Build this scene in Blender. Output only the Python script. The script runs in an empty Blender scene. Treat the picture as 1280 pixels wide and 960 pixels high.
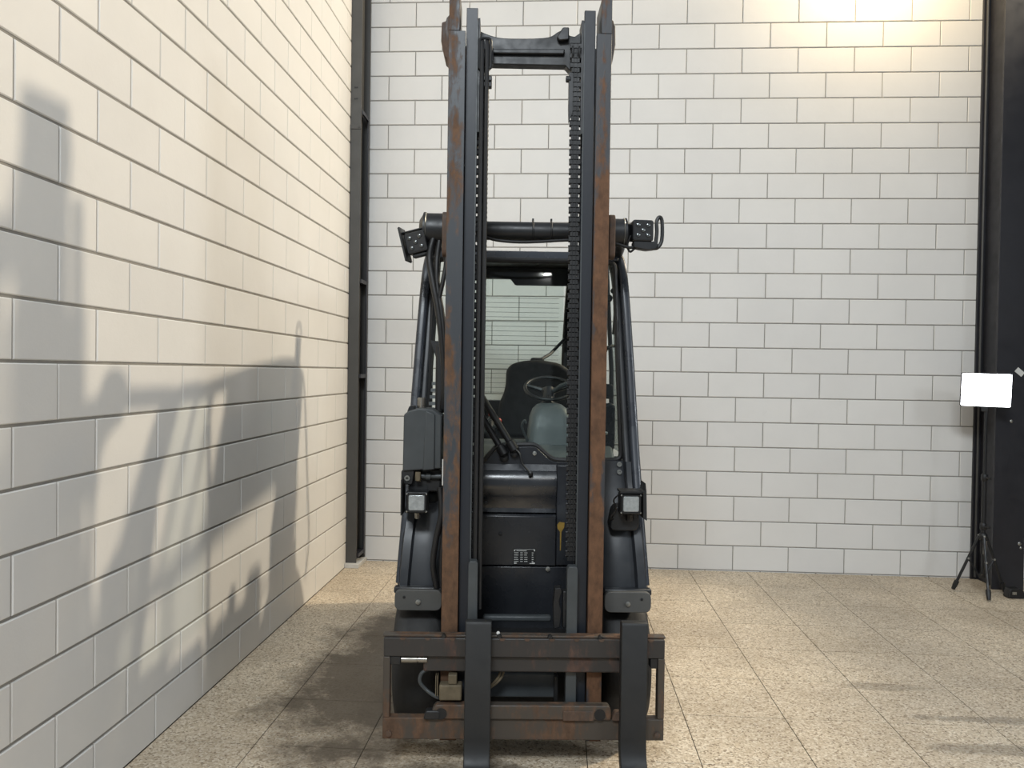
import bpy, bmesh, math, random
from mathutils import Vector, Matrix
random.seed(7)
S = bpy.context.scene
COL = S.collection

# ------------------------------------------------------------------ camera
H_CAM = 1.583
F_PX, ROLL, PITCH, YAW = 980.76, 0.01453, -0.01492, -0.0601
fw = Vector((math.sin(YAW) * math.cos(PITCH), math.cos(YAW) * math.cos(PITCH), math.sin(PITCH)))
rt = Vector((math.cos(YAW), -math.sin(YAW), 0.0))
up = rt.cross(fw)
r2 = math.cos(ROLL) * rt + math.sin(ROLL) * up
u2 = -math.sin(ROLL) * rt + math.cos(ROLL) * up
cam = bpy.data.cameras.new('camera')
cam.sensor_fit = 'HORIZONTAL'
cam.sensor_width = 36.0
cam.lens = 36.0 * F_PX / 1280.0
cam.clip_start = 0.05
co = bpy.data.objects.new('camera', cam)
COL.objects.link(co)
mw = Matrix.Identity(4)
for i in range(3):
    mw[i][0], mw[i][1], mw[i][2] = r2[i], u2[i], -fw[i]
mw.translation = (0, 0, H_CAM)
co.matrix_world = mw
S.camera = co

# ------------------------------------------------------------------ world, lamps, exposure
W = bpy.data.worlds.new('hall_ambient')
S.world = W
W.use_nodes = True
bg = W.node_tree.nodes['Background']
bg.inputs[0].default_value = (0.83, 0.92, 1.0, 1)

P_WORLD, P_BEAM, P_SPILL, P_FRONT, P_SIDE, P_LED, P_MID = 0.35, 1400.0, 62.0, 190.0, 36.0, 12.0, 8.0
bg.inputs[1].default_value = P_WORLD

def area_light(name, loc, target, sx, sy, power, col, spread=180):
    l = bpy.data.lights.new(name, 'AREA')
    l.shape = 'RECTANGLE'
    l.size, l.size_y = sx, sy
    l.energy = power
    l.color = col
    l.spread = math.radians(spread)
    o = bpy.data.objects.new(name, l)
    COL.objects.link(o)
    o.location = loc
    d = Vector(target) - Vector(loc)
    o.rotation_euler = d.to_track_quat('-Z', 'Y').to_euler()
    return o

# warm hall floodlight high on the right beyond the column: it throws the truck's shadow on the left wall
FLOOD = (4.55, 6.03, 5.62)
def bulb(name, typ, loc, power, col, r):
    l = bpy.data.lights.new(name, typ)
    l.energy, l.color, l.shadow_soft_size = power, col, r
    o = bpy.data.objects.new(name, l)
    COL.objects.link(o)
    o.location = loc
    return o
fb = bulb('hall_floodlight', 'SPOT', FLOOD, P_BEAM, (1.0, 0.86, 0.65), 0.14)
fb.data.spot_size, fb.data.spot_blend = math.radians(80), 0.55
fb.rotation_euler = (Vector((-1.69, 4.55, 2.7)) - Vector(FLOOD)).to_track_quat('-Z', 'Y').to_euler()
# small warm lamp close to the back wall, just above the picture
bulb('wall_lamp', 'POINT', (2.42, 5.86, 5.0), P_SPILL, (1.0, 0.76, 0.42), 0.10)
# fill lights added out of view, except hall_spot_front, a lamp behind the camera
area_light('fill_light_front', (-0.9, -3.2, 6.5), (0.5, 5.0, 0.5), 2.2, 1.2, P_FRONT, (0.88, 0.95, 1.0), 120)
area_light('fill_light_middle', (1.9, 3.7, 5.4), (1.2, 6.4, 0.6), 2.0, 0.7, P_MID, (0.90, 0.95, 1.0), 140)
area_light('hall_spot_front', (0.92, -3.2, 5.0), (0.2, 4.0, 1.5), 0.16, 0.12, 14.0, (1.0, 0.98, 0.95))
area_light('fill_light_side', (4.6, 0.9, 3.2), (-1.0, 3.0, 0.4), 0.8, 0.6, P_SIDE, (0.90, 0.95, 1.0), 130)  # side lamp implied by the stand's shadow, turned to fill the left wall

S.view_settings.view_transform = 'Standard'
S.view_settings.look = 'None'
S.view_settings.gamma = 1.0
S.view_settings.use_curve_mapping = False
S.view_settings.exposure = 0.0

# ------------------------------------------------------------------ materials
def srgb(r, g, b):
    f = lambda c: ((c / 255.0 + 0.055) / 1.055) ** 2.4 if c > 10 else c / 255.0 / 12.92
    return (f(r), f(g), f(b), 1.0)

class NT:
    def __init__(self, name):
        self.m = bpy.data.materials.new(name)
        self.m.use_nodes = True
        self.t = self.m.node_tree
        self.b = self.t.nodes['Principled BSDF']
    def n(self, typ, **kw):
        x = self.t.nodes.new(typ)
        for k, v in kw.items():
            if k.startswith('i_'):
                key = k[2:]
                key = int(key) if key.isdigit() else key.replace('_', ' ')
                x.inputs[key].default_value = v
            else:
                setattr(x, k, v)
        return x
    def l(self, a, b):
        self.t.links.new(a, b)
    def coords(self, scale=(1, 1, 1), kind='Object', loc=(0, 0, 0)):
        tc = self.n('ShaderNodeTexCoord')
        mp = self.n('ShaderNodeMapping')
        mp.inputs['Scale'].default_value = scale
        mp.inputs['Location'].default_value = loc
        self.l(tc.outputs[kind], mp.inputs['Vector'])
        return mp.outputs[0]
    def noise(self, vec, scale, detail=4, rough=0.55):
        x = self.n('ShaderNodeTexNoise')
        x.inputs['Scale'].default_value = scale
        x.inputs['Detail'].default_value = detail
        x.inputs['Roughness'].default_value = rough
        self.l(vec, x.inputs['Vector'])
        return x.outputs['Fac']
    def ramp(self, fac, stops):
        x = self.n('ShaderNodeValToRGB')
        e = x.color_ramp.elements
        while len(e) < len(stops):
            e.new(0.5)
        for el, (p, c) in zip(e, stops):
            el.position = p
            el.color = c if len(c) == 4 else (*c, 1)
        self.l(fac, x.inputs[0])
        return x.outputs[0]
    def mix(self, fac, a, b, blend='MIX'):
        x = self.n('ShaderNodeMix', data_type='RGBA', blend_type=blend)
        for src, idx in ((fac, 0), (a, 6), (b, 7)):
            if hasattr(src, 'links'):
                self.l(src, x.inputs[idx])
            else:
                x.inputs[idx].default_value = src
        return x.outputs[2]
    def math(self, op, a, b=0.0, clamp=False):
        x = self.n('ShaderNodeMath', operation=op, use_clamp=clamp)
        for src, idx in ((a, 0), (b, 1)):
            if hasattr(src, 'links'):
                self.l(src, x.inputs[idx])
            else:
                x.inputs[idx].default_value = src
        return x.outputs[0]
    def bump(self, h, strength=0.2, dist=0.01):
        x = self.n('ShaderNodeBump')
        x.inputs['Strength'].default_value = strength
        x.inputs['Distance'].default_value = dist
        self.l(h, x.inputs['Height'])
        self.l(x.outputs[0], self.b.inputs['Normal'])
    def set(self, col=None, rough=None, metal=None, spec=None):
        if col is not None:
            if hasattr(col, 'links'):
                self.l(col, self.b.inputs['Base Color'])
            else:
                self.b.inputs['Base Color'].default_value = col
        if rough is not None:
            if hasattr(rough, 'links'):
                self.l(rough, self.b.inputs['Roughness'])
            else:
                self.b.inputs['Roughness'].default_value = rough
        if metal is not None:
            self.b.inputs['Metallic'].default_value = metal
        if spec is not None:
            self.b.inputs['Specular IOR Level'].default_value = spec
        return self.m

def plain(name, col, rough=0.5, metal=0.0, var=0.25, scale=6.0, bump=0.0, spec=0.5):
    k = NT(name)
    v = k.coords()
    nz = k.noise(v, scale, 5, 0.6)
    lo = tuple(c * (1 - var) for c in col[:3])
    hi = tuple(min(1, c * (1 + var)) for c in col[:3])
    c = k.ramp(nz, [(0.3, lo), (0.7, hi)])
    rr = k.ramp(k.noise(v, scale * 2.3, 3), [(0.3, (max(0.02, rough - 0.1),) * 3), (0.7, (min(1, rough + 0.1),) * 3)])
    k.set(c, rr, metal, spec)
    if bump:
        k.bump(k.noise(v, 90, 3), bump, 0.004)
    return k.m

def wall_paint(name, col):
    k = NT(name)
    v = k.coords(kind='Generated')
    tc = k.n('ShaderNodeNewGeometry')
    pos = tc.outputs['Position']
    oi = k.n('ShaderNodeObjectInfo')
    big = k.noise(pos, 1.7, 4, 0.6)
    c = k.ramp(big, [(0.35, tuple(x * 0.955 for x in col[:3])), (0.65, col)])
    rnd = k.ramp(oi.outputs['Random'], [(0.0, (0.96, 0.96, 0.965, 1)), (1.0, (1, 1, 1, 1))])
    c = k.mix(1.0, c, rnd, 'MULTIPLY')
    # grime low on the wall and a few scuffs
    sx = k.n('ShaderNodeSeparateXYZ')
    k.l(pos, sx.inputs[0])
    scuff = k.ramp(k.noise(pos, 9.0, 6, 0.75), [(0.66, (0, 0, 0)), (0.74, (1, 1, 1))])
    c = k.mix(k.math('MULTIPLY', scuff, 0.10), c, srgb(150, 148, 142))
    k.set(c, 0.46, 0.0, 0.35)
    h = k.math('ADD', k.math('MULTIPLY', k.noise(pos, 14, 4, 0.6), 1.0), k.math('MULTIPLY', k.noise(pos, 120, 2), 0.25))
    k.bump(h, 0.12, 0.01)
    return k.m

M = {}
M['block'] = wall_paint('painted_block', srgb(232, 230, 226))
M['mortar'] = plain('recessed_joint', srgb(150, 147, 141), 0.8, 0, 0.15, 8)

def terrazzo():
    k = NT('terrazzo_tile')
    g = k.n('ShaderNodeNewGeometry')
    pos = g.outputs['Position']
    vor = k.n('ShaderNodeTexVoronoi')
    vor.inputs['Scale'].default_value = 125
    k.l(pos, vor.inputs['Vector'])
    chips = k.ramp(vor.outputs['Color'], [(0.05, srgb(98, 84, 66)), (0.3, srgb(150, 131, 106)), (0.6, srgb(190, 170, 141)), (0.95, srgb(222, 208, 184))])
    sep = k.n('ShaderNodeSeparateColor')
    k.l(vor.outputs['Color'], sep.inputs[0])
    chips = k.ramp(sep.outputs[0], [(0.02, srgb(140, 122, 100)), (0.18, srgb(192, 175, 150)), (0.6, srgb(212, 195, 170)), (0.97, srgb(234, 222, 202))])
    oi = k.n('ShaderNodeObjectInfo')
    rnd = k.ramp(oi.outputs['Random'], [(0, (0.93, 0.93, 0.93, 1)), (1, (1, 1, 1, 1))])
    c = k.mix(1.0, chips, rnd, 'MULTIPLY')
    stain = k.ramp(k.noise(pos, 1.15, 6, 0.62), [(0.40, (0, 0, 0)), (0.70, (1, 1, 1))])
    c = k.mix(k.math('MULTIPLY', stain, 0.38), c, srgb(112, 96, 78))
    # floor smears; those beside and in front of the truck include painted shade
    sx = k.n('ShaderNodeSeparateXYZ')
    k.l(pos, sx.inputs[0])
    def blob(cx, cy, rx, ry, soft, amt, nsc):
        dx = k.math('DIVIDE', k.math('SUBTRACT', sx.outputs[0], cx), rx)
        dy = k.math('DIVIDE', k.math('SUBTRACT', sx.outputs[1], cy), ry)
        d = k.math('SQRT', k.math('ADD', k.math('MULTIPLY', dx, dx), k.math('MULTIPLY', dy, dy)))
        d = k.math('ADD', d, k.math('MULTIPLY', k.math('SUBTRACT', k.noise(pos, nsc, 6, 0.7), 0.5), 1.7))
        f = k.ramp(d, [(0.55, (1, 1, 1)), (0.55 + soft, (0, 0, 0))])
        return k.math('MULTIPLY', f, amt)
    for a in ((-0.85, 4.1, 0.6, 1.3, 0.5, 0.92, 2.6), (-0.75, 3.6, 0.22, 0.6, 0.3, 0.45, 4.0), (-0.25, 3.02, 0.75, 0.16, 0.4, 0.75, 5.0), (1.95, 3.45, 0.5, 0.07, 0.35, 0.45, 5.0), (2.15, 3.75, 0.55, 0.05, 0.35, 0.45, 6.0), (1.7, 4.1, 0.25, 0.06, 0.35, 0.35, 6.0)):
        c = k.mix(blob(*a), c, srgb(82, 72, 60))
    k.set(c, k.ramp(k.noise(pos, 3, 4), [(0.3, (0.42,) * 3), (0.7, (0.62,) * 3)]), 0, 0.4)
    k.bump(k.math('ADD', sep.outputs[0], k.noise(pos, 60, 3)), 0.12, 0.004)
    return k.m
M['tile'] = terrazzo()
M['grout'] = plain('floor_joint', srgb(62, 54, 44), 0.9)

M['paint'] = plain('truck_charcoal_paint', srgb(40, 42, 45), 0.36, 0, 0.2, 5)
M['panel'] = plain('truck_panel_gloss', srgb(37, 39, 43), 0.28, 0, 0.25, 4)
M['pillar'] = plain('truck_pillar_paint', srgb(48, 52, 59), 0.3, 0, 0.2, 5)
M['upper'] = plain('truck_bonnet_gloss', srgb(40, 42, 46), 0.22, 0, 0.2, 5, 0.0, 0.8)
M['cowl'] = plain('truck_cowl_paint', srgb(42, 45, 49), 0.40, 0, 0.25, 5)
M['grey'] = plain('dusty_grey_steel', srgb(62, 66, 68), 0.5, 0, 0.15, 9)
M['flap'] = plain('grey_mud_flap', srgb(78, 78, 76), 0.6, 0, 0.12, 8)
M['black'] = plain('satin_black_steel', srgb(27, 28, 30), 0.45, 0, 0.2, 9)
M['fork'] = plain('fork_black_paint', srgb(31, 32, 33), 0.55, 0, 0.15, 7)
M['hose'] = plain('rubber_hose', srgb(24, 24, 25), 0.5, 0, 0.15, 9)
M['dark'] = plain('dark_void_paint', srgb(22, 22, 23), 0.6, 0, 0.2, 9)
M['tyre'] = plain('tyre_rubber', srgb(38, 38, 38), 0.7, 0, 0.25, 6, 0.2)
M['fabric'] = plain('black_seat_vinyl', srgb(18, 19, 20), 0.7, 0, 0.2, 12, 0.15)
M['dash'] = plain('dash_plastic', srgb(92, 97, 98), 0.5, 0, 0.1, 8, 0.1)
M['chrome'] = plain('chrome_rod', srgb(150, 146, 138), 0.35, 0.8, 0.05, 10)
M['bolt'] = plain('zinc_bolt', srgb(160, 160, 155), 0.35, 0.8, 0.1, 30)
M['brass'] = plain('dirty_valve_block', srgb(96, 86, 68), 0.7, 0, 0.25, 25, 0.2)
M['redknob'] = plain('red_knob', srgb(190, 60, 45), 0.4)
M['white'] = plain('white_print', srgb(215, 215, 210), 0.6, 0, 0.05)
M['column'] = plain('column_grey_paint', srgb(74, 73, 71), 0.5, 0, 0.08, 4)
M['columndark'] = plain('column_navy_paint', srgb(38, 38, 43), 0.45, 0, 0.12, 4)
M['plinth'] = plain('white_plinth', srgb(205, 203, 198), 0.7, 0, 0.08, 12)
M['ochre'] = plain('dried_ochre_paint', srgb(140, 112, 44), 0.7, 0, 0.2, 40)
M['lens'] = plain('lamp_lens', srgb(160, 163, 162), 0.15, 0.15, 0.18, 60, 0.3)
M['ledlens'] = plain('led_lens', srgb(95, 97, 97), 0.2, 0.6, 0.15, 60)

def rusty(name, paint, rust, thr_lo, thr_hi, xc=None, xw=0.02, h0=0.30, h1=0.60):
    k = NT(name)
    v = k.coords((9, 9, 1.6))
    v2 = k.coords((5, 5, 2.2), loc=(3, 1, 0))
    fine = k.coords((30, 30, 18))
    tc = k.n('ShaderNodeTexCoord')
    sx = k.n('ShaderNodeSeparateXYZ')
    k.l(tc.outputs['Object'], sx.inputs[0])
    # more wear towards the foot of the mast
    h = k.math('MULTIPLY', sx.outputs[2], 1 / 3.1)
    thr = k.ramp(h, [(h0, (thr_lo,) * 3), (h1, (thr_hi,) * 3)])
    nz = k.math('ADD', k.math('MULTIPLY', k.noise(v, 1.0, 5, 0.65), 0.65), k.math('MULTIPLY', k.noise(v2, 1.0, 4, 0.6), 0.35))
    nz = k.math('ADD', nz, k.math('MULTIPLY', k.math('SUBTRACT', k.noise(fine, 1.0, 4, 0.7), 0.5), 0.25))
    d = k.math('SUBTRACT', nz, thr)
    if xc is not None:
        e = k.math('ABSOLUTE', k.math('SUBTRACT', sx.outputs[0], xc))
        d = k.math('ADD', d, k.math('SUBTRACT', 0.10, k.math('MULTIPLY', e, 0.10 / xw)))
    f = k.ramp(k.math('MULTIPLY_ADD', d, 6.0) if False else k.math('ADD', k.math('MULTIPLY', d, 6.0), 0.5), [(0.25, (0, 0, 0)), (0.75, (1, 1, 1))])
    rc = k.ramp(k.noise(fine, 1.0, 5, 0.7), [(0.3, tuple(x * 0.55 for x in rust[:3])), (0.7, tuple(x * 1.25 for x in rust[:3]))])
    k.set(k.mix(f, paint, rc), k.ramp(f, [(0, (0.42,) * 3), (1, (0.8,) * 3)]), 0, 0.4)
    k.bump(k.math('ADD', k.noise(fine, 2.0, 4), f), 0.15, 0.002)
    return k.m
M['mast_l'] = rusty('mast_paint_rust_left', srgb(58, 61, 65), srgb(94, 69, 50), 0.40, 0.565, h0=0.40, h1=0.78)
M['mast_r'] = rusty('mast_paint_rust_right', srgb(56, 57, 60), srgb(96, 68, 48), 0.40, 0.54, 0.288, 0.022, 0.5, 0.85)
M['inner'] = rusty('inner_mast_paint', srgb(38, 41, 47), srgb(70, 58, 48), 0.66, 0.72)
M['carriage'] = rusty('carriage_worn_steel', srgb(52, 50, 49), srgb(78, 60, 52), 0.56, 0.6)
M['carriage_lo'] = rusty('carriage_lower_worn', srgb(70, 64, 58), srgb(92, 70, 54), 0.52, 0.6)
M['bracket'] = rusty('bracket_brown_steel', srgb(70, 64, 60), srgb(88, 70, 58), 0.45, 0.5)

def glass(name, tint, mixf):
    k = NT(name)
    t = k.t
    t.nodes.remove(k.b)
    tr = k.n('ShaderNodeBsdfTransparent')
    tr.inputs[0].default_value = tint
    gl = k.n('ShaderNodeBsdfGlossy')
    gl.inputs['Roughness'].default_value = 0.04
    fr = k.n('ShaderNodeFresnel')
    fr.inputs[0].default_value = 1.45
    f = k.math('MULTIPLY', fr.outputs[0], mixf)
    mx = k.n('ShaderNodeMixShader')
    k.l(f, mx.inputs[0])
    k.l(tr.outputs[0], mx.inputs[1])
    k.l(gl.outputs[0], mx.inputs[2])
    k.l(mx.outputs[0], t.nodes['Material Output'].inputs[0])
    return k.m
M['glass'] = glass('cab_glass', (0.90, 0.93, 0.92, 1), 0.45)

def emis(name, col, s):
    k = NT(name)
    k.set((0.9, 0.9, 0.9, 1), 0.4)
    k.b.inputs['Emission Color'].default_value = col
    k.b.inputs['Emission Strength'].default_value = s
    return k.m
M['led'] = emis('led_panel_glow', (0.93, 0.95, 1.0, 1), P_LED)

# ------------------------------------------------------------------ mesh helpers
def rpoly(pts, r, n=4):
    out = []
    N = len(pts)
    for i in range(N):
        p0, p1, p2 = Vector(pts[i - 1]), Vector(pts[i]), Vector(pts[(i + 1) % N])
        a, b = (p0 - p1), (p2 - p1)
        rr = min(r, a.length * 0.45, b.length * 0.45)
        s, e = p1 + a.normalized() * rr, p1 + b.normalized() * rr
        for j in range(n + 1):
            t = j / n
            q = s * (1 - t) ** 2 + p1 * 2 * t * (1 - t) + e * t * t
            out.append((q.x, q.y))
    return out

class MB:
    def __init__(self, T=None):
        self.v, self.f, self.T = [], [], T
    def add(self, vs, fs):
        o = len(self.v)
        for p in vs:
            p = Vector(p)
            self.v.append(self.T @ p if self.T is not None else p)
        self.f += [[i + o for i in q] for q in fs]
        return self
    def box(self, x0, x1, y0, y1, z0, z1):
        vs = [(x, y, z) for z in (z0, z1) for y in (y0, y1) for x in (x0, x1)]
        return self.add(vs, [(0, 2, 3, 1), (4, 5, 7, 6), (0, 1, 5, 4), (2, 6, 7, 3), (0, 4, 6, 2), (1, 3, 7, 5)])
    def prism(self, poly, axis, a, b):
        n = len(poly)
        mk = {'x': lambda p, t: (t, p[0], p[1]), 'y': lambda p, t: (p[0], t, p[1]), 'z': lambda p, t: (p[0], p[1], t)}[axis]
        vs = [mk(p, a) for p in poly] + [mk(p, b) for p in poly]
        fs = [list(range(n))[::-1], list(range(n, 2 * n))] + [(i, (i + 1) % n, n + (i + 1) % n, n + i) for i in range(n)]
        return self.add(vs, fs)
    def loft(self, secs, caps=True):
        n = len(secs[0])
        vs = [p for s in secs for p in s]
        fs = []
        for k in range(len(secs) - 1):
            for i in range(n):
                j = (i + 1) % n
                fs.append((k * n + i, k * n + j, (k + 1) * n + j, (k + 1) * n + i))
        if caps:
            fs.append(list(range(n))[::-1])
            fs.append([(len(secs) - 1) * n + i for i in range(n)])
        return self.add(vs, fs)
    def tube(self, pts, r, n=10, closed=False):
        P = [Vector(p) for p in pts]
        N = len(P)
        rad = r if isinstance(r, (list, tuple)) else [r] * N
        secs = []
        prev = None
        for i in range(N):
            if closed:
                t = (P[(i + 1) % N] - P[i - 1]).normalized()
            else:
                t = (P[min(i + 1, N - 1)] - P[max(i - 1, 0)]).normalized()
            if prev is None:
                ref = Vector((0, 0, 1)) if abs(t.z) < 0.9 else Vector((0, 1, 0))
                u = t.cross(ref).normalized()
            else:
                u = (prev - t * prev.dot(t)).normalized()
            prev = u
            w = t.cross(u)
            secs.append([P[i] + rad[i] * (math.cos(2 * math.pi * k / n) * u + math.sin(2 * math.pi * k / n) * w) for k in range(n)])
        if closed:
            secs.append(secs[0])
        return self.loft(secs, not closed)
    def cyl(self, p0, p1, r, n=16, r1=None):
        return self.tube([p0, p1], [r, r if r1 is None else r1], n)
    def lathe(self, prof, c, axis='x', n=28):
        c = Vector(c)
        secs = []
        for (r, h) in prof:
            s = []
            for k in range(n):
                a = 2 * math.pi * k / n
                ca, sa = r * math.cos(a), r * math.sin(a)
                d = {'x': (h, ca, sa), 'y': (ca, h, sa), 'z': (ca, sa, h)}[axis]
                s.append(c + Vector(d))
            secs.append(s)
        return self.loft(secs, True)
    def bar(self, pts, w, d):
        # rectangular section swept along pts; w along x, d along the in-plane normal
        P = [Vector(p) for p in pts]
        N = len(P)
        secs = []
        for i in range(N):
            t = (P[min(i + 1, N - 1)] - P[max(i - 1, 0)]).normalized()
            xa = Vector((1, 0, 0))
            xa = (xa - t * xa.dot(t)).normalized()
            ya = t.cross(xa)
            pw = rpoly([(-w / 2, -d / 2), (w / 2, -d / 2), (w / 2, d / 2), (-w / 2, d / 2)], min(w, d) * 0.35, 3)
            secs.append([P[i] + xa * a + ya * b for a, b in pw])
        return self.loft(secs)
    def build(self, name, mat, parent=None, bevel=0.0, smooth=True, seg=2, label=None, angle=38):
        me = bpy.data.meshes.new(name)
        me.from_pydata([tuple(p) for p in self.v], [], self.f)
        bm = bmesh.new()
        bm.from_mesh(me)
        bmesh.ops.recalc_face_normals(bm, faces=bm.faces)
        bm.to_mesh(me)
        bm.free()
        me.materials.append(M[mat] if isinstance(mat, str) else mat)
        if smooth:
            me.polygons.foreach_set('use_smooth', [True] * len(me.polygons))
            me.set_sharp_from_angle(angle=math.radians(angle))
        o = bpy.data.objects.new(name, me)
        COL.objects.link(o)
        if parent is not None:
            o.parent = parent
        if bevel:
            b = o.modifiers.new('edge', 'BEVEL')
            b.width = bevel
            b.segments = seg
            b.limit_method = 'ANGLE'
            b.angle_limit = math.radians(40)
        if label:
            o['label'] = label
        return o

def tag(o, label, cat=None, kind=None, group=None):
    o['label'] = label
    if cat:
        o['category'] = cat
    if kind:
        o['kind'] = kind
    if group:
        o['group'] = group
    return o

def empty(name, loc, rz=0.0):
    o = bpy.data.objects.new(name, None)
    o.empty_display_size = 0.1
    COL.objects.link(o)
    o.location = loc
    o.rotation_euler = (0, 0, rz)
    return o

def curve_pts(pts, n=8):
    # Catmull-Rom through pts
    P = [Vector(p) for p in pts]
    P = [P[0] * 2 - P[1]] + P + [P[-1] * 2 - P[-2]]
    out = []
    for i in range(1, len(P) - 2):
        for j in range(n):
            t = j / n
            a, b, c, d = P[i - 1], P[i], P[i + 1], P[i + 2]
            out.append(0.5 * ((2 * b) + (c - a) * t + (2 * a - 5 * b + 4 * c - d) * t * t + (3 * b - a - 3 * c + d) * t ** 3))
    out.append(P[-2])
    return out

def pix(p):
    q = Vector(p) - Vector((0, 0, H_CAM))
    z = q.dot(fw)
    if z < 0.2:
        return None
    return 640 + F_PX * q.dot(r2) / z, 480 - F_PX * q.dot(u2) / z

def in_view(pts, m=40):
    ps = [pix(p) for p in pts]
    ps = [p for p in ps if p]
    if len(ps) < len(pts):
        return False
    return max(p[0] for p in ps) > -m and min(p[0] for p in ps) < 1280 + m and max(p[1] for p in ps) > -m and min(p[1] for p in ps) < 960 + m

# ------------------------------------------------------------------ walls of painted blocks
XL, YB = -1.691, 6.421          # face of the left wall, face of the back wall
ROW, HALF = 0.2, 0.22
Z_TOP = 5.3

def block_mesh(cache, w, h, axis):
    key = (round(w, 4), round(h, 4), axis)
    if key in cache:
        return cache[key]
    bm = bmesh.new()
    d = 0.05
    bmesh.ops.create_cube(bm, size=1.0)
    for v in bm.verts:
        if axis == 'x':     # wall running along X, face towards -Y
            v.co = Vector((v.co.x * w, v.co.y * d + d / 2, v.co.z * h))
        else:               # wall running along Y, face towards +X
            v.co = Vector((v.co.y * d - d / 2, v.co.x * w, v.co.z * h))
    bmesh.ops.recalc_face_normals(bm, faces=bm.faces)
    ed = []
    for e in bm.edges:
        a = [v.co.y < 1e-4 if axis == 'x' else v.co.x > -1e-4 for v in e.verts]
        if all(a):
            ed.append(e)
    bmesh.ops.bevel(bm, geom=ed, offset=0.0035, segments=1, affect='EDGES', profile=0.5)
    me = bpy.data.meshes.new('block')
    bm.to_mesh(me)
    bm.free()
    me.materials.append(M['block'])
    cache[key] = me
    return me

def block_wall(root, axis, u_lo, u_hi, z0, u0, parity0, k_lo, gapz, gapu):
    """rows k: z0 + 0.2 k ; head joints at u0 + 0.22 j with j parity following the row"""
    cache = {}
    far = MB()
    k = k_lo
    nfar = 0
    while z0 + ROW * k < Z_TOP:
        za, zb = max(0.0, z0 + ROW * k), z0 + ROW * (k + 1)
        j0 = math.floor((u_lo - u0) / HALF) - 2
        while (j0 + k + parity0) % 2:
            j0 += 1
        j = j0
        while u0 + HALF * j < u_hi:
            a, b = max(u_lo, u0 + HALF * j), min(u_hi, u0 + HALF * (j + 2))
            j += 2
            if b - a < 0.02:
                continue
            a2, b2, z2, z3 = a + gapu / 2, b - gapu / 2, za + (gapz / 2 if za > 0 else 0.001), zb - gapz / 2
            c = ((a2 + b2) / 2, (z2 + z3) / 2)
            jit = random.uniform(-0.0008, 0.0008)
            if axis == 'x':
                pts = [(x, YB, z) for x in (a2, b2) for z in (z2, z3)]
                loc = (c[0], YB + jit, c[1])
            else:
                pts = [(XL, y, z) for y in (a2, b2) for z in (z2, z3)]
                loc = (XL + jit, c[0], c[1])
            if in_view(pts, 30):
                me = block_mesh(cache, b2 - a2, z3 - z2, axis)
                o = bpy.data.objects.new('block', me)
                COL.objects.link(o)
                o.parent = root
                o.location = loc
            else:
                nfar += 1
                if axis == 'x':
                    far.box(a2, b2, YB, YB + 0.04, z2, z3)
                else:
                    far.box(XL - 0.04, XL, a2, b2, z2, z3)
        k += 1
    if nfar:
        o = far.build('far_blocks', 'block', root, smooth=False)
        o['kind'] = 'stuff'

wb = MB().box(-1.95, 5.2, YB + 0.007, YB + 0.25, 0, Z_TOP).build('wall_back', 'mortar', smooth=False)
tag(wb, 'white painted block wall behind the forklift', None, 'structure')
block_wall(wb, 'x', XL, 5.0, 4.605, -1.438, 0, -24, 0.008, 0.0065)
wl = MB().box(XL - 0.25, XL - 0.007, -0.6, YB + 0.007, 0, Z_TOP).build('wall_left', 'mortar', smooth=False)
tag(wl, 'white painted block wall receding along the left side', None, 'structure')
block_wall(wl, 'y', -0.6, YB, 1.595, 2.335, 0, -8, 0.0105, 0.0065)

wr = MB().box(5.0, 5.2, -0.6, YB, 0, Z_TOP).build('wall_right_blocker', 'column', smooth=False)  # unseen wall, added to darken the floor and back wall at the right
tag(wr, 'unseen plain grey wall added on the right to cut ambient light', None, 'structure')

# ------------------------------------------------------------------ floor of terrazzo tiles
fl = MB().box(-1.95, 5.2, -0.6, YB + 0.25, -0.12, -0.0022).build('floor', 'grout', smooth=False)
tag(fl, 'beige speckled terrazzo tile floor', None, 'structure')
TP = 0.4645
tile_cache = {}
rest = MB()
ix0 = int(math.floor((XL - 0.602) / TP))
for ix in range(ix0, 11):
    for iy in range(-9, 8):
        a, b = max(XL, 0.602 + TP * ix) + 0.002, min(5.2, 0.602 + TP * (ix + 1)) - 0.002
        c, d = max(-0.6, 3.212 + TP * iy) + 0.002, min(YB, 3.212 + TP * (iy + 1)) - 0.002
        if b - a < 0.01 or d - c < 0.01:
            continue
        if in_view([(x, y, 0) for x in (a, b) for y in (c, d)], 60):
            key = (round(b - a, 3), round(d - c, 3))
            if key not in tile_cache:
                m = MB().box(-(b - a) / 2, (b - a) / 2, -(d - c) / 2, (d - c) / 2, -0.02, 0.0)
                me = bpy.data.meshes.new('tile')
                me.from_pydata([tuple(p) for p in m.v], [], m.f)
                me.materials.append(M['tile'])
                tile_cache[key] = me
            o = bpy.data.objects.new('tile', tile_cache[key])
            COL.objects.link(o)
            o.parent = fl
            o.location = ((a + b) / 2, (c + d) / 2, random.uniform(-0.0004, 0.0))
        else:
            rest.box(a, b, c, d, -0.02, 0)
rest.build('far_tiles', 'tile', fl, smooth=False)['kind'] = 'stuff'

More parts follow.
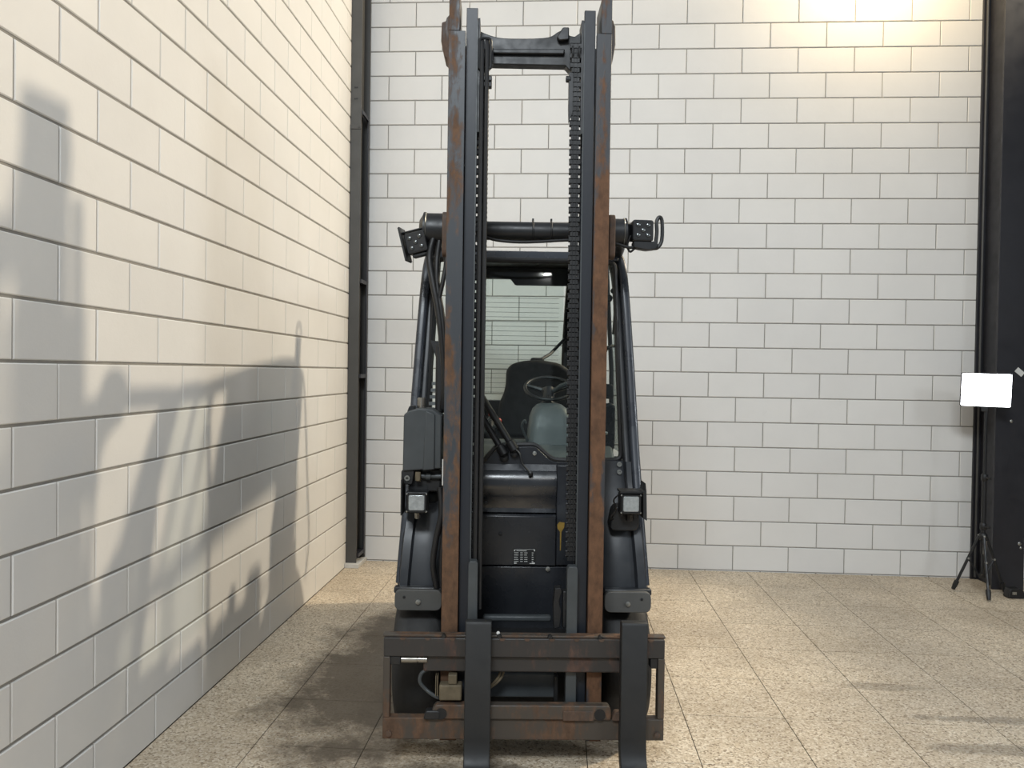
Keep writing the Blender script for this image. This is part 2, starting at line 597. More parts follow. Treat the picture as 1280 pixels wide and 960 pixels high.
# ------------------------------------------------------------------ steel columns
def ibeam(xa, xb, ya, yb, tf, tw):
    xm = (xa + xb) / 2
    return [(xa, ya), (xb, ya), (xb, ya + tf), (xm + tw / 2, ya + tf), (xm + tw / 2, yb - tf), (xb, yb - tf), (xb, yb), (xa, yb), (xa, yb - tf), (xm - tw / 2, yb - tf), (xm - tw / 2, ya + tf), (xa, ya + tf)]
cl = empty('steel_column', (-1.645, 6.29, 0))
tag(cl, 'narrow grey steel column on a white plinth in the left corner', 'column', None)
T = Matrix.Translation((1.645, -6.29, 0))
MB(T).prism([(-1.688, 6.185), (-1.604, 6.185), (-1.604, 6.197), (-1.64, 6.197), (-1.64, 6.395), (-1.588, 6.395), (-1.588, 6.412), (-1.688, 6.412)], 'z', 0.035, Z_TOP).build('beam', 'column', cl, 0.002)
MB(T).box(-1.689, -1.575, 6.150, 6.419, 0, 0.035).build('plinth', 'plinth', cl, 0.003)
m = MB(T)
m.box(-1.600, -1.586, 6.36, 6.394, 0.06, 3.62)
m.build('edge_strip', 'columndark', cl, 0.002)
m = MB(T)
m.box(-1.689, -1.599, 6.178, 6.186, 3.50, 3.535)
m.cyl((-1.62, 6.18, 3.517), (-1.62, 6.172, 3.517), 0.008, 8)
m.build('clamp_band', 'column', cl, 0.002)
for z in (0.08, 1.52, 2.28, 3.62):
    MB(T).prism([(-1.604, z), (-1.588, z), (-1.604, z + 0.05)] if z > 3 else [(-1.64, z), (-1.588, z), (-1.588, z + 0.03), (-1.64, z + 0.03)], 'y', 6.2, 6.392).build('stiffener', 'columndark', cl)
for (x, z) in ((-1.655, 3.83), (-1.64, 3.83), (-1.655, 3.74), (-1.64, 3.74)):
    MB(T).cyl((x, 6.186, z), (x, 6.181, z), 0.006, 8).build('bolt', 'black', cl)

cr = empty('steel_column', (3.39, 6.25, 0))
tag(cr, 'wide dark navy steel column behind the lamp stand at the right', 'column', None)
T = Matrix.Translation((-3.39, -6.25, 0))
MB(T).prism(ibeam(3.275, 3.505, 6.095, 6.418, 0.022, 0.02), 'z', 0.0, Z_TOP).build('beam', 'columndark', cr, 0.002)
MB(T).box(3.325, 3.345, 6.12, 6.395, 0.0, Z_TOP).build('web_cover', 'columndark', cr, 0.002)
MB(T).tube([(3.30, 6.385, 0.02), (3.30, 6.385, Z_TOP - 0.1)], 0.009, 8).build('conduit', 'column', cr)
Q = T @ Matrix.Translation((3.440, 6.0945, 1.64)) @ Matrix.Rotation(math.radians(40), 4, 'Y')
MB(Q).box(-0.032, 0.032, -0.001, 0.0003, -0.02, 0.02).build('sticker', 'white', cr, label='small tilted white sticker')
for (x, z, r) in ((3.39, 1.27, 0.012), (3.47, 0.35, 0.014), (3.48, 0.32, 0.01), (3.45, 3.2, 0.01), (3.47, 4.0, 0.01)):
    MB(T).lathe([(r, 0.0), (r * 0.7, -0.003), (0.001, -0.004)], (x, 6.095, z), 'y', 8).build('chipped_spot', 'bolt', cr)

# ------------------------------------------------------------------ forklift (x right, y away from the camera, z up)
FT = empty('forklift', (-0.1205, 3.079, 0), 0.076)
tag(FT, 'dark grey forklift truck with tall rusty mast and black forks', 'forklift')

def bolt(parent, p, r=0.008, d=(0, -1, 0), mat='bolt', name='bolt'):
    p, d = Vector(p), Vector(d).normalized()
    return MB().tube([p, p + d * r * 0.8, p + d * r * 0.9], [r, r, r * 0.55], 8).build(name, mat, parent)

# --- chassis, counterweight, bonnet
m = MB()
m.loft([[(x, y, z) for x, y in rpoly([(-hw, y0), (hw, y0), (hw, y1), (-hw, y1)], 0.05, 3)] for (z, hw, y0, y1) in ((0.14, 0.33, 0.62, 1.7), (0.2, 0.34, 0.56, 1.75), (0.42, 0.345, 0.52, 1.75), (0.62, 0.50, 0.72, 1.8), (0.98, 0.47, 0.80, 1.8), (1.0, 0.45, 0.82, 1.78))])
m.build('chassis', 'paint', FT, 0.01)
for s in (-1, 1):
    MB().loft([[(s * x, y, z) for x, y in rpoly([(0.35, y0), (0.52, y0), (0.52, y1), (0.35, y1)], 0.03, 3)] for (z, y0, y1) in ((0.30, 0.86, 1.42), (0.36, 0.84, 1.45), (0.62, 0.80, 1.55))]).build('side_step', 'black', FT, 0.01)
secs = []
for (z, hw, y0, y1, r) in ((0.16, 0.42, 1.75, 2.16, 0.12), (0.30, 0.50, 1.66, 2.26, 0.2), (0.62, 0.535, 1.62, 2.30, 0.22), (0.95, 0.52, 1.62, 2.27, 0.22), (1.10, 0.49, 1.64, 2.20, 0.2), (1.14, 0.45, 1.68, 2.14, 0.18)):
    secs.append([(x, y, z) for x, y in rpoly([(-hw, y0), (hw, y0), (hw, y1), (-hw, y1)], r, 6)])
MB().loft(secs).build('counterweight', 'paint', FT, 0.0)
MB().prism(rpoly([(-0.34, 1.10), (0.34, 1.10), (0.36, 1.36), (0.22, 1.40), (-0.22, 1.40), (-0.36, 1.36)], 0.03), 'y', 1.96, 2.12).build('rear_panel', 'black', FT, 0.006)

# --- wheels
def wheel(cx, cy, r, w, side):
    prof = [(r * 0.62, -w / 2), (r * 0.80, -w / 2), (r * 0.93, -w * 0.46), (r * 0.985, -w * 0.38), (r, -w * 0.2), (r, w * 0.2), (r * 0.985, w * 0.38), (r * 0.93, w * 0.46), (r * 0.80, w / 2), (r * 0.62, w / 2)]
    t = MB().lathe(prof, (cx, cy, r), 'x', 40).build('tyre', 'tyre', FT)
    h = MB().lathe([(r * 0.6, side * (w / 2 + 0.002)), (r * 0.55, side * (w / 2 - 0.02)), (r * 0.3, side * (w / 2 - 0.03)), (r * 0.28, side * (w / 2 + 0.01)), (r * 0.2, side * (w / 2 + 0.015))], (cx, cy, r), 'x', 24).build('hub', 'grey', t)
    for k in range(6):
        a = k * math.pi / 3
        p = (cx + side * (w / 2 - 0.028), cy + math.cos(a) * r * 0.42, r + math.sin(a) * r * 0.42)
        bolt(t, p, 0.014, (side, 0, 0), 'bolt', 'wheel_nut')
for s in (-1, 1):
    wheel(s * 0.452, 0.50, 0.30, 0.21, s)
    wheel(s * 0.455, 1.86, 0.235, 0.16, s)
MB().box(-0.34, 0.34, 0.38, 0.62, 0.14, 0.42).build('front_axle', 'dark', FT, 0.02)
for s in (-1, 1):
    MB().lathe([(0.12, 0), (0.12, s * 0.07), (0.09, s * 0.09)], (s * 0.26, 0.50, 0.30), 'x', 20).build('wheel_motor', 'dark', FT)

# --- front cowls beside the mast, with the mud flaps under them
def cowl(s):
    m = MB()
    secs = []
    for (z, xo, xi, yf, yr) in ((0.625, 0.545, 0.33, 0.285, 0.62), (0.72, 0.540, 0.33, 0.30, 0.66), (0.85, 0.532, 0.33, 0.335, 0.70), (0.95, 0.525, 0.33, 0.385, 0.72), (1.03, 0.520, 0.33, 0.43, 0.72), (1.10, 0.515, 0.33, 0.455, 0.72), (1.185, 0.510, 0.33, 0.47, 0.70)):
        sec = [(s * xi, yr, z), (s * xi, yf + 0.045, z), (s * (xi + 0.05), yf + 0.02, z), (s * (xi + 0.10), yf + 0.012, z), (s * (xo - 0.055), yf + 0.018, z), (s * (xo - 0.045), yf - 0.004, z), (s * (xo - 0.012), yf - 0.006, z), (s * xo, yf + 0.02, z), (s * xo, yr, z)]
        secs.append(sec)
    m.loft(secs)
    o = m.build('front_cowl', 'cowl', FT, 0, angle=50)
    f = MB().prism(rpoly([(s * 0.346, 0.655), (s * 0.545, 0.655), (s * 0.545, 0.567), (s * 0.346, 0.567)], 0.03, 5), 'y', 0.236, 0.262).build('mud_flap', 'flap', FT, 0.003)
    bolt(f, (s * 0.445, 0.238, 0.605), 0.011)
    bolt(f, (s * 0.505, 0.238, 0.625), 0.006, mat='black')
    MB().bar([(s * 0.35, 0.27, 0.662), (s * 0.55, 0.27, 0.662)], 0.03, 0.03)
    MB().box(min(s * 0.348, s * 0.552), max(s * 0.348, s * 0.552), 0.262, 0.30, 0.632, 0.66).build('cowl_lip', 'paint', FT, 0.006)
    return o
for s in (-1, 1):
    c = cowl(s)
    if s > 0:
        for z, y in ((1.138, 0.47), (1.172, 0.475)):
            MB().lathe([(0.011, 0), (0.011, -0.008), (0.006, -0.008), (0.006, -0.003), (0.001, -0.003)], (0.436, y, z), 'y', 12).build('bolt_sleeve', 'bolt', c)
        bolt(c, (0.415, 0.41, 0.965), 0.012, (0, -1, 0.2))

# --- pillars and overhead guard
def pillar(s):
    p = curve_pts([(s * 0.530, 0.325, 0.66), (s * 0.517, 0.41, 0.95), (s * 0.506, 0.50, 1.25), (s * 0.492, 0.575, 1.6), (s * 0.474, 0.645, 1.95), (s * 0.462, 0.70, 2.10), (s * 0.445, 0.80, 2.165), (s * 0.43, 0.98, 2.185)], 5)
    a = MB().bar(p, 0.042, 0.062).build('front_pillar', 'pillar', FT)
    q = [v + Vector((-s * 0.034, 0.022, 0)) for v in p[:-6]]
    MB().bar(q, 0.034, 0.05).build('pillar_seal', 'paint', a)
    return a
for s in (-1, 1):
    pillar(s)
    r = curve_pts([(s * 0.43, 0.96, 2.175), (s * 0.42, 1.2, 2.205), (s * 0.40, 1.6, 2.255), (s * 0.375, 2.05, 2.28), (s * 0.355, 2.17, 2.20), (s * 0.335, 2.14, 1.95), (s * 0.32, 2.08, 1.62), (s * 0.34, 2.0, 1.3), (s * 0.37, 1.94, 1.08)], 5)
    MB().bar(r, 0.055, 0.05).build('rear_pillar', 'black', FT)
MB().prism(rpoly([(0.655, 2.125), (0.69, 2.165), (0.80, 2.18), (0.82, 2.135), (0.70, 2.11)], 0.01), 'x', -0.445, 0.445).build('guard_front_beam', 'pillar', FT, 0.004)
MB().box(-0.36, 0.36, 2.10, 2.16, 2.20, 2.285).build('guard_rear_beam', 'black', FT, 0.01)
m = MB()
m.prism(rpoly([(-0.35, 2.27), (0.35, 2.27), (0.345, 2.16), (0.30, 2.155), (-0.02, 2.155), (-0.05, 2.195), (-0.16, 2.20), (-0.35, 2.20)], 0.012), 'y', 2.08, 2.10)
m.build('rear_window_header', 'black', FT, 0.003)
for k in range(2):
    y = 0.96 + k * 0.15
    hw = 0.43 - (y - 0.9) * 0.065
    zr = 2.165 + 0.105 * math.sin(min(1.0, (y - 0.85) / 0.95) * math.pi / 2)
    MB().box(-hw, hw, y - 0.005, y + 0.005, zr - 0.035, zr + 0.02).build('guard_bar', 'black', FT, 0.003)

# solid rear half of the roof
rp = [(1.24, 2.212), (1.6, 2.255), (1.85, 2.272), (2.05, 2.278), (2.15, 2.27), (2.15, 2.262), (2.05, 2.268), (1.85, 2.260), (1.6, 2.243), (1.24, 2.200)]
MB().prism(rp, 'x', -0.385, 0.385).build('roof_panel', 'black', FT, smooth=False)
# unseen rear quarter panels, added to make the cab's wall shadow solid
for s in (-1, 1):
    MB().prism([(1.72, 1.06), (2.0, 1.06), (2.10, 1.62), (2.17, 2.20), (2.05, 2.27), (1.92, 2.26), (1.86, 1.80), (1.74, 1.45)], 'x', s * 0.375, s * 0.395).build('rear_quarter_panel', 'paint', FT, 0.006)

# --- windscreen with rubber gasket
zt, zb = 2.115, 1.195
def wy(z):
    return 0.535 + (z - 1.195) * 0.135
out = [(-0.452, zb + 0.01), (-0.19, 1.165), (-0.15, 1.21), (-0.115, 1.245), (0.055, 1.250), (0.095, 1.215), (0.135, 1.182), (0.24, 1.178), (0.455, 1.185), (0.425, zt), (-0.425, zt)]
op = rpoly(out, 0.035, 4)
m = MB()
m.add([(x, wy(z), z) for x, z in op] + [(x, wy(z) + 0.006, z) for x, z in op], [list(range(len(op))), [len(op) + i for i in range(len(op))][::-1]] + [(i, (i + 1) % len(op), len(op) + (i + 1) % len(op), len(op) + i) for i in range(len(op))])
ws = m.build('windscreen', 'glass', FT, smooth=False)
MB().tube([(x, wy(z) - 0.002, z) for x, z in op], 0.013, 8, True).build('gasket', 'hose', ws)
m = MB()
hp = rpoly([(-0.40, 1.09), (-0.40, 1.165), (-0.19, 1.15), (-0.115, 1.24), (0.055, 1.245), (0.13, 1.175), (0.40, 1.17), (0.40, 1.09)], 0.02, 3)
m.prism(hp, 'y', 0.515, 0.545)
sc = m.build('scuttle', 'panel', FT, 0.004)
bolt(sc, (0.052, 0.516, 1.213), 0.010)

# --- rear window with heating wires
MB().box(-0.31, 0.30, 2.09, 2.095, 1.38, 2.20).build('rear_window', 'glass', FT, smooth=False)
rw = bpy.data.objects['rear_window']
for k in range(21):
    z = 1.45 + k * 0.031
    MB().box(-0.28, 0.27, 2.0885, 2.0895, z, z + 0.0022).build('heating_wire', 'grey', rw, smooth=False)
# side windows
for s in (-1, 1):
    g = MB().prism([(0.66, 1.2), (1.02, 1.2), (1.02, 2.12), (0.74, 2.10)], 'x', s * 0.475, s * 0.479).build('side_window', 'glass', FT, smooth=False)
    MB().bar([(s * 0.48, 1.04, 1.0), (s * 0.475, 1.05, 1.6), (s * 0.44, 1.05, 2.17)], 0.022, 0.03).build('door_post', 'black', FT)
# right-hand window latch, grab bar and mirror seen through the screen
MB().tube(curve_pts([(0.42, 0.66, 1.98), (0.445, 0.70, 1.96), (0.452, 0.75, 1.90), (0.452, 0.8, 1.78)]), 0.013, 8).build('grab_handle', 'hose', FT)
MB().tube(curve_pts([(0.452, 0.78, 1.72), (0.42, 0.74, 1.715), (0.40, 0.74, 1.69), (0.395, 0.74, 1.64)]), 0.008, 8).build('window_latch', 'hose', FT)
MB().prism(rpoly([(0.385, 1.46), (0.445, 1.46), (0.44, 1.53), (0.40, 1.535)], 0.01), 'y', 0.74, 0.78).build('side_switch_box', 'black', FT, 0.004)
MB().lathe([(0.02, 0), (0.018, -0.02), (0.008, -0.025)], (0.405, 0.70, 1.945), 'y', 12).build('hinge_cap', 'grey', FT)
MB().prism(rpoly([(0.30, 1.20), (0.46, 1.20), (0.46, 1.44), (0.34, 1.43)], 0.03), 'y', 0.78, 0.86).build('side_console', 'panel', FT, 0.01)
for x, z in ((0.395, 1.385), (0.40, 1.29), (0.415, 1.29)):
    MB().lathe([(0.008, 0), (0.008, -0.01), (0.004, -0.012)], (x, 0.778, z), 'y', 10).build('console_button', 'bolt', FT)

# --- front body panels between the mast rails
prof = [(0.475, 0.38), (0.475, 0.70), (0.468, 0.705), (0.468, 0.935), (0.485, 0.95), (0.500, 0.965), (0.492, 1.0), (0.478, 1.03), (0.472, 1.06), (0.478, 1.095), (0.492, 1.125), (0.500, 1.14), (0.515, 1.165), (0.60, 1.165), (0.60, 0.38)]
low = [(0.475, 0.36), (0.475, 0.700), (0.60, 0.700), (0.60, 0.36)]
mid = [(0.468, 0.706), (0.468, 0.93), (0.476, 0.938), (0.60, 0.938), (0.60, 0.706)]
upr = [(0.488, 0.945), (0.500, 0.962), (0.497, 0.985), (0.484, 1.02), (0.474, 1.05), (0.470, 1.075), (0.474, 1.10), (0.484, 1.122), (0.492, 1.132), (0.500, 1.134), (0.515, 1.162), (0.60, 1.162), (0.60, 0.945)]
MB().prism(low, 'x', -0.33, 0.33).build('lower_body_panel', 'panel', FT, 0.004)
mp = MB().prism(mid, 'x', -0.33, 0.152).build('middle_body_panel', 'panel', FT, 0.004)
MB().prism(upr, 'x', -0.33, 0.152).build('upper_body_panel', 'upper', FT, 0.0, angle=25)
bp = MB().prism([(0.480, 0.706), (0.480, 0.94), (0.492, 0.97), (0.492, 1.162), (0.60, 1.162), (0.60, 0.706)], 'x', 0.154, 0.33).build('side_body_panel', 'panel', FT, 0.004)
for z in (0.926, 0.99):
    bolt(mp, (-0.168, 0.467, z if z < 0.95 else 0.99), 0.009, mat='black')
bolt(mp, (-0.10, 0.467, 0.85), 0.008, mat='black')
bolt(mp, (0.118, 0.474, 0.692), 0.011)
# dried paint drip
MB().prism([(0.158, 0.893), (0.168, 0.905), (0.192, 0.902), (0.190, 0.88), (0.178, 0.86), (0.176, 0.775), (0.172, 0.775), (0.171, 0.86), (0.160, 0.875)], 'y', 0.4785, 0.480).build('paint_drip', 'ochre', bp, smooth=False)
# data plate
dp = MB().box(-0.041, 0.063, 0.4655, 0.468, 0.712, 0.785).build('data_plate', 'black', mp, smooth=False, label='black data plate with rows of small white print')
pr = MB()
def mark(x0, x1, z0, z1):
    pr.box(x0, x1, 0.4648, 0.4656, z0, z1)
mark(-0.036, 0.056, 0.7808, 0.7818)
mark(-0.026, 0.020, 0.7735, 0.7762)
mark(-0.0375, -0.0315, 0.7725, 0.7775); mark(0.053, 0.058, 0.7735, 0.7805)
for r_, z in enumerate((0.764, 0.754, 0.744, 0.734, 0.725)):
    for (a, b) in ((-0.036, -0.017), (-0.008, 0.003), (0.010, 0.024), (0.044, 0.052)):
        x = a
        while x < b - 0.002:
            w = random.uniform(0.004, 0.008)
            mark(x, min(b, x + w), z, z + 0.0026)
            x += w + 0.0012
mark(-0.036, -0.028, 0.7155, 0.7205); mark(-0.0265, -0.0245, 0.7155, 0.7205)
mark(0.034, 0.044, 0.7155, 0.7185); mark(0.044, 0.058, 0.7155, 0.721)
pr.build('plate_print', 'white', FT, smooth=False).parent = mp

# --- wiper arms
def arm(a, b, r, name='wiper_arm'):
    a, b = Vector(a), Vector(b)
    d = (b - a).normalized()
    o = MB().tube([a, b - d * 0.05, b - d * 0.045, b, b + d * 0.012], [r, r, r * 1.45, r * 1.5, r * 0.7], 10).build(name, 'hose', FT)
    return o
w1 = arm((-0.215, 0.545, 1.50), (-0.040, 0.500, 1.228), 0.0155)
w2 = arm((-0.245, 0.545, 1.46), (-0.086, 0.500, 1.208), 0.0155)
for (x, z) in ((-0.04, 1.212), (-0.088, 1.192)):
    MB().lathe([(0.024, 0), (0.022, -0.03), (0.012, -0.036)], (x, 0.530, z), 'y', 14).build('wiper_pivot', 'black', w1)
MB().tube(curve_pts([(-0.05, 0.49, 1.245), (-0.018, 0.475, 1.215), (-0.005, 0.468, 1.17), (0.030, 0.462, 1.128)]), 0.0045, 8).build('washer_tube', 'hose', w1)
MB().lathe([(0.004, 0.012), (0.011, 0.008), (0.011, -0.006), (0.004, -0.010)], (0.033, 0.460, 1.126), 'y', 10).build('washer_nozzle', 'hose', w1)

# --- inside the cab: dash, steering column, wheel, seat, armrest
MB().prism([(0.60, 1.10), (0.60, 1.165), (0.72, 1.225), (1.02, 1.235), (1.04, 1.10)], 'x', -0.40, 0.44).build('dashboard', 'dash', FT, 0.012)
scb = []
for (z, x0, x1, y0, y1) in ((1.225, 0.028, 0.262, 0.80, 1.02), (1.30, 0.034, 0.258, 0.815, 1.01), (1.36, 0.042, 0.250, 0.83, 1.0), (1.40, 0.056, 0.232, 0.85, 0.99), (1.422, 0.078, 0.205, 0.87, 0.98), (1.430, 0.10, 0.18, 0.89, 0.96)):
    scb.append([(x, y, z) for x, y in rpoly([(x0, y0), (x1, y0), (x1, y1), (x0, y1)], 0.05, 5)])
st = MB().loft(scb).build('steering_column', 'dash', FT, angle=60)
MB().tube([(0.137, 0.93, 1.42), (0.138, 0.95, 1.45), (0.143, 0.985, 1.50)], [0.034, 0.030, 0.028], 14).build('column_boot', 'black', st)
wc = Vector((0.142, 0.99, 1.503))
tilt = Matrix.Rotation(math.radians(27), 3, 'X')
MB().tube([wc + tilt @ Vector((0.122 * math.cos(a), 0.122 * math.sin(a), 0)) for a in [2 * math.pi * k / 40 for k in range(40)]], 0.0095, 10, True).build('steering_wheel', 'black', st)
m = MB()
for a in (0.25, 2.9, 4.7):
    m.tube([wc + tilt @ Vector((0.02 * math.cos(a), 0.02 * math.sin(a), -0.02)), wc + tilt @ Vector((0.118 * math.cos(a), 0.118 * math.sin(a), 0))], [0.016, 0.009], 8)
m.lathe([(0.034, -0.03), (0.038, -0.01), (0.03, 0.004), (0.01, 0.006)], wc, 'z', 16)
m.build('wheel_hub', 'black', st)
MB().tube(curve_pts([(0.16, 0.96, 1.485), (0.20, 0.93, 1.515), (0.235, 0.92, 1.53)]), [0.012] * 17, 8).build('direction_lever', 'grey', st)
MB().tube(curve_pts([(0.035, 0.84, 1.23), (0.012, 0.82, 1.28), (0.0, 0.81, 1.32), (0.014, 0.81, 1.345), (0.02, 0.81, 1.33)]), 0.006, 8).build('key_loop', 'grey', FT)

seat_o = rpoly([(-0.095, 1.20), (-0.118, 1.32), (-0.114, 1.40), (-0.086, 1.46), (-0.075, 1.52), (-0.075, 1.595), (-0.045, 1.632), (0.02, 1.652), (0.12, 1.660), (0.24, 1.640), (0.305, 1.60), (0.325, 1.50), (0.345, 1.40), (0.34, 1.20)], 0.03, 3)
se = MB().prism(seat_o, 'y', 1.54, 1.68).build('seat_backrest', 'fabric', FT, 0.035, seg=4)
MB().box(-0.10, 0.34, 1.12, 1.60, 1.03, 1.20).build('seat_cushion', 'fabric', FT, 0.045, seg=4)
MB().box(0.07, 0.15, 1.58, 1.66, 1.64, 1.672).build('headrest_stub', 'fabric', FT, 0.012)
MB().box(-0.05, 0.28, 1.15, 1.62, 0.99, 1.05).build('seat_base', 'black', FT, 0.01)
MB().tube([(0.13, 1.68, 1.66), (0.20, 1.82, 1.70), (0.30, 1.98, 1.80)], 0.010, 6).build('seat_belt', 'black', FT)
ar = MB().prism(rpoly([(1.10, 1.20), (1.55, 1.20), (1.55, 1.30), (1.20, 1.33), (1.10, 1.28)], 0.03), 'x', -0.30, -0.14).build('armrest', 'black', FT, 0.015)
for (x, y) in ((-0.255, 1.14), (-0.20, 1.14)):
    MB().tube([(x, y, 1.30), (x, y - 0.01, 1.37)], [0.012, 0.009], 8).build('control_lever', 'black', ar)
for (x, y, z) in ((-0.157, 1.12, 1.365), (-0.115, 1.10, 1.318)):
    MB().lathe([(0.008, -0.02), (0.015, -0.012), (0.016, 0.010), (0.008, 0.02)], (x, y, z), 'z', 10).build('red_button', 'redknob', ar)
    MB().tube([(x, y, z - 0.02), (x - 0.03, y + 0.03, 1.29)], 0.009, 6).build('lever_stalk', 'dash', ar)
MB().box(-0.30, -0.20, 1.3, 1.36, 1.33, 1.42).build('display_unit', 'dash', FT, 0.012)
MB().tube([(-0.25, 1.33, 1.28), (-0.25, 1.33, 1.35)], 0.012, 8).build('display_stalk', 'black', FT)

# --- tilt tube across the front of the guard, with end drums
ZT, YT = 2.207, 0.40
tt = MB().cyl((-0.40, YT, ZT), (0.40, YT, ZT), 0.041, 24).build('tilt_tube', 'black', FT)
for x in (0.024, 0.105):
    m = MB()
    m.tube([(x + 0.0, YT + 0.044 * math.cos(a), ZT + 0.044 * math.sin(a)) for a in [2 * math.pi * k / 24 for k in range(24)]], 0.004, 6, True)
    m.box(x - 0.004, x + 0.004, YT - 0.01, YT + 0.01, ZT + 0.044, ZT + 0.056)
    m.build('cable_tie', 'hose', tt)
MB().tube(curve_pts([(-0.22, 0.365, 2.19), (-0.15, 0.36, 2.162), (-0.05, 0.355, 2.152), (0.05, 0.355, 2.155), (0.20, 0.36, 2.165), (0.36, 0.37, 2.16), (0.44, 0.36, 2.138), (0.47, 0.36, 2.14)]), 0.0065, 8).build('cable', 'hose', tt)
for s in (-1, 1):
    R = 0.072 if s < 0 else 0.062
    e = 0.012 if s < 0 else -0.008
    d = MB().lathe([(R * 0.8, s * 0.363), (R, s * 0.368), (R, s * (0.432 + e)), (R * 1.06, s * (0.436 + e)), (R * 1.06, s * (0.444 + e)), (R * 0.9, s * (0.448 + e)), (R * 0.6, s * (0.462 + e)), (R * 0.4, s * (0.464 + e))], (0, YT, ZT), 'x', 28).build('tilt_drum', 'black', FT)
    MB().lathe([(R * 1.03, s * (0.430 + e)), (R * 1.07, s * (0.433 + e)), (R * 1.03, s * (0.436 + e))], (0, YT, ZT), 'x', 28).build('drum_band', 'bolt', d)
    MB().prism(rpoly([(0.20, 2.07), (0.25, 2.06), (0.36, 2.15), (0.455, 2.17), (0.455, 2.25), (0.36, 2.262), (0.20, 2.25)], 0.03), 'x', s * 0.336, s * 0.362).build('mast_ear', 'bracket', FT, 0.004)
    MB().bar([(s * 0.42, 0.42, 2.20), (s * 0.44, 0.60, 2.18), (s * 0.45, 0.76, 2.165)], 0.045, 0.06).build('guard_ear', 'black', FT)

# --- work lights on the ends of the tube
def led_light(T, n5, name_label):
    L = MB(T).prism(rpoly([(-0.046, -0.046), (0.046, -0.046), (0.046, 0.046), (-0.046, 0.046)], 0.012), 'y', 0.0, 0.05).build('work_light', 'black', FT, 0.004, label=name_label)
    MB(T).prism(rpoly([(-0.039, -0.039), (0.039, -0.039), (0.039, 0.039), (-0.039, 0.039)], 0.009), 'y', -0.002, 0.001).build('lamp_face', 'dark', L)
    for (x, z) in ((-0.022, 0.022), (0.022, 0.022), (-0.022, -0.022), (0.022, -0.022), (0.0, 0.0)):
        MB(T).lathe([(0.0095, -0.002), (0.0085, -0.006), (0.003, -0.0085)], (x, 0, z), 'y', 12).build('led', 'ledlens', L)
    for k in range(5):
        MB(T).box(-0.042 + k * 0.018, -0.036 + k * 0.018, 0.05, 0.075, -0.04, 0.04).build('cooling_fin', 'black', L)
    return L
TL = Matrix.Translation((-0.485, 0.33, 2.14)) @ Matrix.Rotation(math.radians(-14), 4, 'Y') @ Matrix.Rotation(math.radians(-8), 4, 'Z')
L1 = led_light(TL, True, 'square five-led work light tilted to the left')
MB(TL).prism([(-0.060, 0.075), (-0.052, 0.078), (-0.052, -0.066), (-0.060, -0.070)], 'y', -0.02, 0.08).build('side_plate', 'black', L1)
MB(TL).box(-0.052, 0.05, 0.01, 0.06, 0.052, 0.058).build('top_plate', 'black', L1, 0.002)
MB(TL).box(-0.03, 0.03, 0.01, 0.05, -0.062, -0.046).build('foot', 'black', L1, 0.004)
TR = Matrix.Translation((0.503, 0.34, 2.21)) @ Matrix.Rotation(math.radians(4), 4, 'Z')
L2 = led_light(TR, True, 'square five-led work light with a loop handle')
MB(TR).tube(curve_pts([(0.044, 0.02, -0.075), (0.07, 0.02, -0.07), (0.088, 0.02, -0.04), (0.090, 0.02, 0.02), (0.086, 0.02, 0.055), (0.074, 0.02, 0.062), (0.064, 0.02, 0.040), (0.066, 0.02, 0.0), (0.062, 0.02, -0.05)]), 0.0085, 8).build('loop_handle', 'hose', L2)
m = MB(TR)
m.prism(rpoly([(-0.04, -0.075), (0.02, -0.085), (0.06, -0.08), (0.072, -0.06), (0.06, -0.046), (-0.04, -0.046)], 0.008), 'y', 0.005, 0.05)
m.build('foot', 'black', L2, 0.004)
MB(TR).tube(curve_pts([(-0.05, 0.02, -0.02), (-0.062, 0.03, -0.06), (-0.05, 0.03, -0.09), (-0.03, 0.02, -0.075)]), 0.005, 8).build('lamp_cable', 'hose', L2)
# unseen light, loop and bar added on the guard to throw the looped wall shadow
TB = Matrix.Translation((-0.40, 2.15, 2.345)) @ Matrix.Rotation(math.pi, 4, 'Z')
L3 = led_light(TB, True, 'unseen rear work light added to throw the looped shadow')
MB(TB).tube([(0.075, 0.03 + 0.038 * math.cos(a), 0.04 + 0.055 * math.sin(a)) for a in [2 * math.pi * k / 20 for k in range(20)]], 0.010, 8, True).build('loop_handle', 'hose', L3)
MB(TB).box(-0.02, 0.02, 0.01, 0.05, -0.085, -0.046).build('foot', 'black', L3)
MB().tube(curve_pts([(-0.42, 2.08, 2.24), (-0.45, 2.20, 2.15), (-0.46, 2.25, 1.9), (-0.46, 2.30, 1.5), (-0.46, 2.33, 1.2), (-0.45, 2.27, 1.0)]), 0.013, 8).build('shadow_bar', 'black', FT)

# --- headlamps on the cowls
def headlamp(cx, cz, s):
    y = 0.235
    h = MB().prism(rpoly([(cx - 0.046, cz - 0.044), (cx + 0.046, cz - 0.044), (cx + 0.046, cz + 0.046), (cx - 0.046, cz + 0.046)], 0.006), 'y', y, y + 0.07).build('headlamp', 'black', FT, 0.004)
    MB().prism(rpoly([(cx - 0.034, cz - 0.032), (cx + 0.034, cz - 0.032), (cx + 0.034, cz + 0.034), (cx - 0.034, cz + 0.034)], 0.008), 'y', y - 0.006, y + 0.002).build('lamp_lens', 'lens', h, 0.003, label='clear square lamp lens')
    m = MB()
    r = rpoly([(cx - 0.038, cz - 0.036), (cx + 0.038, cz - 0.036), (cx + 0.038, cz + 0.038), (cx - 0.038, cz + 0.038)], 0.01)
    m.tube([(a, y - 0.003, b) for a, b in r], 0.0045, 6, True)
    m.build('lamp_rim', 'hose', h)
    for a in (-0.041, 0.041):
        for b in (-0.036, 0.038):
            bolt(h, (cx + a, y, cz + b), 0.004)
    return h
